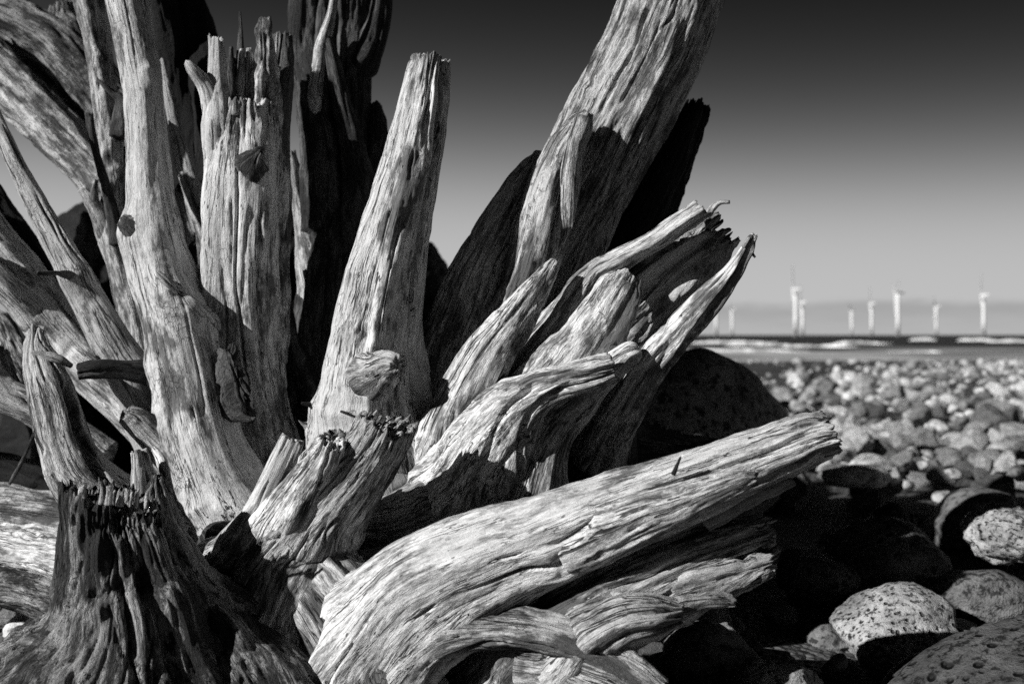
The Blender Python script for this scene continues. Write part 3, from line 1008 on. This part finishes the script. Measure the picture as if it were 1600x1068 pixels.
# --- second root (two segments, a knuckle at the knot)
k2 = R_('root', [(188, -70, 2.2, 34), (198, -10, 2.19, 34), (213, 70, 2.18, 31), (226, 150, 2.17, 30), (232, 230, 2.16, 31), (237, 310, 2.15, 34), (243, 370, 2.13, 43), (255, 430, 2.12, 47), (274, 500, 2.1, 47),
                (290, 570, 2.08, 50), (305, 640, 2.06, 53), (322, 700, 2.05, 56), (350, 765, 2.05, 66), (400, 850, 2.05, 90)],
        M_SMOOTH, flute=.05, rough=.8, facets=((70, .9),), knots=((.22, 50, .025, .01), (.50, 10, .02, .006)), grooves=((.44, .5, -40, 60, .006, .008),),
        label='tall pale root left of the broken hollow one')
R_('knot', [(190, 344, 2.075, 13), (202, 352, 2.085, 19), (222, 368, 2.115, 24), (245, 400, 2.15, 22)], M_MID, jag=.35, sub_of=k2)
R_('broken_branch', [(196, 645, 2.0, 15), (212, 656, 2.01, 20), (238, 682, 2.02, 22), (275, 715, 2.04, 26), (310, 745, 2.06, 30)], M_MID, jag=.5, rough=1.5, sub_of=k2)
# --- third root, hollow and broken at the top
k3 = R_('root', [(385, 165, 2.140, 52), (384, 220, 2.140, 56), (380, 290, 2.130, 60), (377, 360, 2.13, 60), (376, 430, 2.15, 58), (380, 500, 2.18, 54), (388, 570, 2.21, 50), (400, 640, 2.22, 52), (420, 740, 2.24, 60)],
        M_SMOOTH, flute=.035, seed=77, rough=1.0, jag=.35, knots=((.16, 12, .03, .012),),
        grooves=((.1, .75, 5, 12, .0035, .010), (.25, .8, 42, 38, .0035, .009)), facets=((-12, .85), (80, .9)), label='upright root with a hollow broken top')
R_('splinter', [(338, 56, 2.100, 13), (339, 90, 2.100, 13), (340, 140, 2.100, 14), (345, 210, 2.110, 20), (348, 300, 2.120, 24)], M_SMOOTH, jag=1.0, sub_of=k3, rough=.8)
R_('splinter', [(412, 28, 2.140, 8), (412, 50, 2.140, 15), (414, 90, 2.140, 16), (412, 130, 2.140, 18), (408, 200, 2.130, 24)], M_MID, jag=1.2, rough=2.2, sub_of=k3)
R_('splinter', [(438, 58, 2.200, 16), (436, 110, 2.200, 19), (430, 180, 2.180, 24), (425, 300, 2.16, 28), (420, 420, 2.2, 28), (418, 560, 2.26, 26)], M_MID, jag=.8, rough=1.4, sub_of=k3)
R_('splinter', [(375, 18, 2.180, 3.2), (376, 60, 2.180, 4), (376, 110, 2.180, 4.5), (376, 170, 2.170, 6)], M_GREY, jag=.8, sub_of=k3)
R_('splinter', [(378, 78, 2.140, 5), (377, 110, 2.140, 6), (376, 150, 2.140, 7), (376, 180, 2.140, 8)], M_MID, sub_of=k3)
R_('splinter', [(390, 76, 2.150, 4), (390, 120, 2.150, 5), (388, 165, 2.150, 7)], M_MID, sub_of=k3)
R_('splinter', [(362, 74, 2.170, 5), (361, 120, 2.170, 6), (362, 180, 2.160, 8)], M_GREY, sub_of=k3)
R_('splinter', [(370, 90, 2.220, 28), (372, 150, 2.220, 30), (376, 230, 2.200, 34)], M_GREY, rough=2, sub_of=k3)
R_('broken_branch', [(290, 94, 2.06, 6), (304, 112, 2.07, 11), (322, 136, 2.090, 14), (338, 180, 2.110, 14), (345, 240, 2.120, 16)], M_SMOOTH, tip='round', sub_of=k3, rough=.6)
R_('broken_branch', [(243, 422, 2.03, 3), (262, 440, 2.04, 8), (284, 462, 2.06, 10), (306, 484, 2.07, 13), (335, 515, 2.16, 18), (352, 560, 2.24, 20)], M_SMOOTH, tip='taper', sub_of=k3, rough=.6)
R_('knot', [(408, 234, 2.03, 9), (401, 243, 2.045, 13), (392, 262, 2.075, 18), (386, 300, 2.12, 18)], M_ROUGH, rough=2, jag=.5, sub_of=k3)
R_('bark_patch', [(352, 545, 2.06, 18), (366, 580, 2.04, 28), (378, 625, 2.03, 26), (392, 655, 2.03, 14)], M_BARK, rough=4, depth=.6, tip='jag', jag=.6, res=1.1, lump=.3, flute=.2,
   label='crumbling dark bark left on the wood')
# --- upper right big log and its neighbour, dark with painted shade
R_('root', [(1085, -90, 2.1, 76), (1060, -20, 2.12, 76), (1015, 90, 2.14, 78), (965, 190, 2.16, 78), (915, 290, 2.2, 80), (862, 385, 2.24, 88), (812, 480, 2.28, 88), (770, 570, 2.28, 84), (720, 680, 2.28, 90)],
   M_MID, flute=.08, rough=1.5, depth=.8, facets=((60, .84),), grooves=((.15, .6, 25, 45, .012, .018), (.1, .4, -30, -20, .008, .01)), label='thick root leaning out of the top of the picture')
R_('root', [(1090, 168, 2.3, 24), (1078, 195, 2.3, 32), (1050, 255, 2.31, 38), (1005, 340, 2.33, 46), (950, 430, 2.36, 52), (880, 540, 2.38, 60), (800, 660, 2.38, 70)],
   M_SHADE, flute=.08, rough=2, jag=.7, label='root dark with painted shade behind the thick leaning one')
R_('root', [(845, 235, 2.13, 8), (815, 290, 2.13, 28), (775, 370, 2.13, 42), (738, 450, 2.13, 52), (705, 540, 2.13, 58), (680, 640, 2.14, 66), (660, 740, 2.14, 80)],
   M_MID, flute=.05, rough=1.2, tip='round', depth=.45)
k_f = R_('root', [(921, 176, 2.06, 9), (908, 196, 2.06, 20), (884, 236, 2.06, 30), (866, 290, 2.06, 38), (852, 345, 2.06, 40), (838, 400, 2.07, 38), (818, 455, 2.08, 34), (790, 520, 2.1, 36), (750, 600, 2.12, 44), (710, 700, 2.14, 60)],
        M_MID, flute=.1, rough=1.3, jag=.6, grooves=((.08, .42, 30, 30, .008, .016),))
R_('splinter', [(888, 358, 1.99, 9), (889, 320, 1.985, 12), (890, 270, 1.98, 12), (898, 225, 1.99, 11), (912, 185, 2.02, 9)], M_MID, jag=.3, depth=.5, sub_of=k_f)
# pointed bright root
R_('root', [(868, 404, 1.93, 6), (852, 428, 1.93, 16), (826, 466, 1.93, 27), (795, 512, 1.94, 36), (760, 562, 1.95, 42), (732, 618, 1.97, 44), (712, 680, 2.0, 48), (690, 760, 2.05, 70)],
   M_PALE, flute=.1, rough=1.0, tip='taper', grooves=((.15, .8, 60, 50, .01, .015),))
R_('root', [(905, 440, 2.06, 8), (880, 480, 2.06, 18), (845, 530, 2.06, 24), (800, 590, 2.06, 30), (760, 660, 2.06, 40)], M_GREY, tip='taper')
# claw at the right: bright ridge and fibrous slab
R_('root', [(1098, 328, 1.9, 20), (1060, 352, 1.9, 20), (1015, 382, 1.92, 21), (970, 406, 1.94, 24), (930, 430, 1.97, 26), (900, 470, 2.0, 30), (860, 540, 2.04, 40), (810, 640, 2.08, 50)],
   M_PALE, flute=.1, rough=1.4, jag=.6, jagdir=(90, .3), label='forked right hand root with a bright upper ridge')
R_('root', [(1124, 362, 1.96, 32), (1090, 392, 1.97, 46), (1042, 430, 1.98, 52), (995, 480, 2.02, 52), (945, 530, 2.05, 52), (890, 600, 2.1, 54)],
   M_MID, flute=.16, rough=2.6, jag=1.1, depth=.6, grooves=((0, .6, -10, -15, .015, .02), (0, .5, 35, 30, .01, .02)))
R_('root', [(985, 428, 1.93, 22), (968, 455, 1.92, 38), (940, 500, 1.92, 42), (905, 550, 1.93, 42), (860, 610, 1.95, 44), (810, 680, 2.0, 50)],
   M_PALE, flute=.12, rough=1.5, depth=.5, jag=.5)
R_('twig', [(1140, 316, 1.92, 2.5), (1125, 317, 1.92, 3), (1114, 325, 1.92, 3.5), (1105, 338, 1.92, 4)], M_PALE)
k_h = R_('root', [(1174, 372, 1.86, 8), (1162, 392, 1.86, 13), (1140, 425, 1.87, 17), (1105, 466, 1.88, 22), (1062, 512, 1.9, 25), (1022, 562, 1.92, 26), (992, 606, 1.95, 27), (965, 650, 2.0, 34), (930, 710, 2.1, 50)],
   M_PALE, flute=.1, rough=1.2, jag=1.6, grooves=((.02, .6, 40, 60, .01, .014),), label='slender root reaching farthest right with a frayed tip')
R_('twig', [(1180, 402, 1.86, 1.2), (1175, 396, 1.86, 1.6), (1168, 388, 1.86, 2)], M_GREY, sub_of=k_h)
# --- middle right knuckles
R_('root', [(958, 572, 1.82, 25), (925, 582, 1.82, 28), (880, 594, 1.83, 31), (838, 612, 1.85, 38), (798, 645, 1.88, 56), (765, 700, 1.92, 78), (740, 770, 1.98, 100)],
   M_PALE, flute=.12, rough=1.5, jag=.4, twist=2, grooves=((.2, .9, 20, 60, .008, .012), (.3, .95, -20, 10, .008, .01)), label='gnarled short root in front with wavy grain')
R_('root', [(1002, 545, 1.88, 14), (980, 556, 1.88, 18), (950, 580, 1.88, 22), (910, 615, 1.9, 28), (860, 660, 1.94, 40)], M_PALE, tip='round', rough=.9)
R_('root', [(900, 640, 1.9, 20), (872, 668, 1.9, 34), (850, 710, 1.9, 42), (835, 770, 1.9, 50), (810, 850, 1.95, 60)], M_PALE, tip='round', rough=1.1, depth=.7)
R_('broken_branch', [(860, 538, 1.93, 7), (842, 558, 1.94, 9), (822, 580, 1.95, 9), (804, 602, 1.96, 10)], M_PALE, tip='round', rough=.6)
R_('root', [(1130, 700, 2.2, 12), (1070, 700, 2.2, 20), (1010, 690, 2.2, 26), (965, 680, 2.2, 32), (925, 720, 2.2, 44), (880, 790, 2.2, 60)], M_GREY, tip='taper', rough=1.6)
R_('root', [(985, 600, 2.1, 20), (970, 650, 2.12, 30), (955, 700, 2.15, 40), (930, 780, 2.2, 60)], M_GREY, tip='round', rough=1.6)
# --- the centre root
k_c = R_('root', [(674, 92, 1.98, 31), (668, 130, 1.98, 36), (660, 180, 1.98, 39), (648, 240, 1.99, 44), (632, 310, 2.0, 50), (617, 380, 2.01, 56), (602, 450, 2.02, 63), (590, 520, 2.03, 70), (583, 590, 2.04, 80),
                 (583, 650, 2.05, 92), (590, 710, 2.06, 108), (600, 780, 2.1, 128), (600, 880, 2.15, 150)],
         M_SMOOTH, flute=.07, rough=1.1, jag=.45, facets=((66, .84), (-25, .9)), knots=((.52, -8, .018, -.012), (.1, 0, .03, .006), (.27, 8, .02, .007)),
         grooves=((0, .55, 58, 60, .012, .016), (.02, .18, 15, 25, .008, .01)), label='tall tapering root at the centre with a knot hole')
R_('knot', [(622, 572, 1.87, 15), (608, 574, 1.89, 22), (588, 584, 1.935, 27), (566, 594, 1.975, 25), (545, 603, 2.02, 16)], M_MID, jag=.5, rough=1.4, sub_of=k_c, flute=.1)
R_('twig', [(470, 629, 2.0, 1.5), (484, 632, 2.02, 2.5), (502, 637, 2.04, 5)], M_GREY, tip='taper', sub_of=k_c)
R_('twig', [(545, 646, 1.93, 1.2), (530, 642, 1.95, 2), (516, 640, 1.99, 4)], M_GREY, sub_of=k_c)
R_('twig', [(466, 656, 2.02, 1.5), (475, 662, 2.03, 4), (492, 670, 2.05, 10)], M_MID, tip='taper', sub_of=k_c)
# crown of the stump, where everything meets
R_('root_crown', [(250, 850, 2.3, 120), (380, 850, 2.3, 140), (520, 850, 2.3, 150), (660, 830, 2.28, 130), (780, 790, 2.25, 100), (850, 760, 2.25, 70)], M_GREY, rough=1.8, flute=.1, tip='round', lump=.12)
R_('root_crown', [(560, 830, 2.0, 60), (620, 830, 1.98, 72), (690, 800, 1.97, 66), (750, 790, 1.96, 56), (810, 790, 1.95, 40)], M_MID, rough=1.6, flute=.12, tip='round')
# --- front stub with two broken ends
k_p = R_('root', [(602, 664, 1.74, 42), (586, 692, 1.75, 45), (556, 732, 1.77, 50), (520, 775, 1.79, 58), (480, 825, 1.82, 68), (440, 880, 1.86, 84), (400, 950, 1.92, 100)],
         M_MID, flute=.12, rough=1.5, jag=.5, jagdir=(90, .3), label='short front root with a crumbled double end')
R_('broken_branch', [(518, 686, 1.72, 28), (508, 712, 1.74, 33), (488, 750, 1.77, 38), (462, 800, 1.8, 46), (430, 860, 1.86, 56)], M_PALE, jag=.55, rough=1.3, sub_of=k_p)
R_('broken_branch', [(452, 684, 1.8, 14), (434, 720, 1.8, 14.5), (412, 765, 1.8, 15), (390, 812, 1.81, 17), (362, 860, 1.84, 30), (330, 900, 1.88, 50)], M_SMOOTH, jag=.4, rough=.6, flute=.05,
   label='straight stick like root stub leaning right')
R_('broken_branch', [(466, 690, 1.9, 9), (448, 730, 1.9, 11), (425, 780, 1.9, 14), (400, 840, 1.9, 20)], M_MID, jag=.7)
R_('root', [(556, 748, 1.84, 26), (530, 800, 1.84, 44), (495, 860, 1.83, 60), (465, 930, 1.81, 80), (450, 1010, 1.8, 95)], M_MID, rough=1.6, flute=.12, tip='round')
# --- the front log and its ledge
k_j = R_('root', [(1296, 682, 1.62, 38), (1262, 690, 1.62, 42), (1210, 712, 1.62, 46), (1130, 742, 1.63, 54), (1040, 776, 1.64, 60), (950, 808, 1.65, 64), (860, 842, 1.66, 70), (770, 876, 1.68, 80), (700, 905, 1.7, 86), (648, 938, 1.72, 90),
                 (604, 984, 1.75, 96), (566, 1045, 1.78, 106), (536, 1125, 1.82, 122)],
         M_PALE, flute=.06, rough=1.35, jag=.5, grooves=((0, .3, 20, 35, .008, .016), (0, .5, -25, -5, .006, .008), (.25, .6, 40, 10, .005, .010)),
         knots=((.3, 10, .03, .01), (.7, -20, .03, .008)), label='long pale log thrust out to the right')
R_('root', [(1184, 744, 1.55, 10), (1150, 752, 1.55, 19), (1100, 770, 1.56, 26), (1040, 796, 1.57, 30), (970, 824, 1.59, 30), (880, 858, 1.62, 36)], M_PALE, jag=1.0, rough=1.5, sub_of=k_j, depth=.6)
R_('splinter', [(1240, 752, 1.62, 6), (1200, 765, 1.62, 10), (1160, 782, 1.63, 12), (1100, 812, 1.64, 12)], M_ROUGH, jag=1.5, rough=2, sub_of=k_j)
R_('twig', [(1064, 712, 1.545, 1), (1058, 726, 1.55, 1.5), (1052, 740, 1.56, 2.5)], M_GREY, tip='taper', sub_of=k_j)
# --- the lower, splintered log
k_k = R_('root', [(1200, 838, 1.685, 38), (1150, 855, 1.675, 46), (1080, 880, 1.665, 52), (1010, 910, 1.665, 58), (940, 945, 1.675, 60), (880, 985, 1.695, 62), (820, 1040, 1.725, 70), (760, 1120, 1.765, 90)],
         M_MID, flute=.1, rough=1.7, jag=.9, grooves=((0, .6, 10, 25, .01, .018), (0, .5, -30, -20, .008, .012)), label='lower log below the front one, splintered at its end')
R_('splinter', [(1205, 880, 1.625, 20), (1160, 895, 1.625, 28), (1100, 915, 1.625, 32), (1030, 940, 1.635, 34), (960, 975, 1.645, 36)], M_MID, jag=1.4, rough=1.9, sub_of=k_k, depth=.6)
R_('splinter', [(1145, 938, 1.605, 8), (1110, 935, 1.605, 15), (1060, 940, 1.615, 20), (1000, 960, 1.625, 24)], M_ROUGH, jag=2, rough=1.8, sub_of=k_k, depth=.5)
R_('root', [(1062, 958, 1.605, 26), (1020, 962, 1.605, 42), (975, 968, 1.615, 48), (930, 990, 1.635, 50), (880, 1040, 1.665, 60)], M_MID, rough=1.4, jag=.5, flute=.08)
# --- bottom tangle
R_('root', [(1035, 1075, 1.58, 14), (990, 1050, 1.58, 22), (940, 1020, 1.59, 26), (885, 998, 1.6, 28), (820, 985, 1.62, 28), (750, 990, 1.64, 28), (690, 1010, 1.66, 34), (650, 1060, 1.68, 40), (630, 1120, 1.7, 50)], M_MID, flute=.14, rough=1.6, tip='jag', twist=3)
R_('root', [(1080, 1140, 1.6, 30), (1000, 1095, 1.6, 34), (930, 1062, 1.6, 34), (870, 1040, 1.63, 30), (820, 1030, 1.66, 30)], M_MID, flute=.14, rough=1.6)
R_('root', [(900, 1120, 1.65, 40), (860, 1080, 1.65, 36), (830, 1045, 1.67, 34), (800, 1010, 1.7, 34)], M_ROUGH, rough=1.8)
# --- bottom left: chewed stump and spreading base
k_n = R_('broken_root', [(182, 778, 1.660, 70), (184, 810, 1.660, 74), (190, 860, 1.650, 82), (198, 915, 1.650, 94), (205, 970, 1.640, 118), (200, 1030, 1.640, 160), (190, 1110, 1.640, 220)],
         M_ROUGH, flute=.12, rough=1.9, jag=.55, jagdir=(-90, .25), res=1.1, knots=((.25, 5, .02, -.018), (.4, -50, .02, .012)), grooves=((.3, 1, 40, 60, .015, .02), (.2, .9, 10, 30, .01, .015)),
         label='chewed dark broken root in the lower left')
R_('broken_root', [(118, 790, 1.700, 12), (122, 830, 1.690, 22), (128, 900, 1.680, 34), (120, 980, 1.670, 60), (70, 1060, 1.660, 100), (20, 1130, 1.640, 140)], M_ROUGH, rough=2.4, jag=.7, flute=.12)
R_('broken_root', [(245, 745, 1.720, 13), (243, 775, 1.720, 26), (248, 830, 1.720, 38), (270, 900, 1.720, 55), (310, 980, 1.740, 90)], M_ROUGH, rough=2.0, jag=1.0, flute=.12)
R_('broken_branch', [(217, 704, 1.820, 16), (220, 725, 1.820, 18), (225, 770, 1.820, 22), (230, 830, 1.820, 32)], M_MID, jag=.4, rough=1.3)
R_('splinter', [(272, 790, 1.840, 2), (264, 755, 1.840, 6), (252, 720, 1.860, 7), (240, 700, 1.880, 6)], M_PALE, tip='taper', depth=.4)
R_('root', [(300, 880, 1.900, 50), (360, 940, 1.860, 74), (425, 1000, 1.820, 92), (480, 1060, 1.800, 104), (520, 1130, 1.780, 120)], M_ROUGH, rough=1.6, twist=2, flute=.1, tip='round')
R_('root', [(400, 870, 1.940, 56), (460, 915, 1.84, 72), (512, 970, 1.79, 84), (555, 1040, 1.77, 92), (590, 1110, 1.75, 100)], M_MID, rough=1.6, twist=2, flute=.12, tip='round')
R_('root', [(230, 880, 1.78, 40), (275, 960, 1.74, 66), (330, 1030, 1.70, 90), (390, 1110, 1.68, 115), (430, 1180, 1.66, 130)], M_ROUGH, rough=1.8, flute=.12, tip='round', twist=2)
R_('root', [(320, 830, 1.95, 40), (380, 880, 1.92, 60), (450, 930, 1.88, 80), (540, 940, 1.84, 70), (620, 900, 1.84, 50)], M_GREY, rough=1.6, tip='round')

def fray(px, py, Y, hw, dx, dy, n, seed, mat, ln=16, parent=None):
    """torn fibres standing up from a broken end"""
    r = random.Random(seed)
    L = math.hypot(dx, dy); dx /= L; dy /= L
    for i in range(n):
        t = r.uniform(-.85, .85)
        dep = -math.sqrt(1 - t * t) * r.uniform(-.3, .9) * hw / F * Y
        x0, y0 = px - dy * t * hw, py + dx * t * hw
        a, b = -14, r.uniform(.35, 1) * ln
        sk = r.uniform(-.25, .25)
        wd = r.uniform(1.6, 4.2)
        root('splinter', [(x0 + dx * b - dy * sk * b, y0 + dy * b + dx * sk * b, Y + dep, wd * .4), (x0 + dx * b * .4, y0 + dy * b * .4, Y + dep, wd),
                          (x0 + dx * a, y0 + dy * a, Y + dep * .9, wd * 1.4)], mat, tip=r.choice(['taper', 'jag']), jag=1.2, rough=1.6, blend=0, depth=r.uniform(.4, .9), sub_of=parent)


fray(1296, 682, 1.62, 38, 1, -.25, 16, 3, M_MID, 14, k_j)
fray(1172, 376, 1.86, 9, .6, -.9, 6, 4, M_MID, 12, k_h)
fray(1126, 358, 1.96, 34, .8, -.6, 12, 5, M_ROUGH, 16)
fray(1200, 838, 1.685, 40, 1, -.35, 14, 6, M_MID, 16, k_k)
fray(674, 92, 1.98, 30, .1, -1, 9, 7, M_PALE, 8, k_c)
fray(602, 664, 1.74, 40, .6, -.8, 12, 8, M_MID, 12, k_p)
fray(182, 775, 1.64, 66, .1, -1, 22, 9, M_MID, 20, k_n)
fray(1090, 168, 2.3, 24, .4, -.9, 8, 10, M_SHADE, 14)
fray(385, 165, 2.13, 48, 0, -1, 10, 11, M_MID, 14, k3)

build_all()
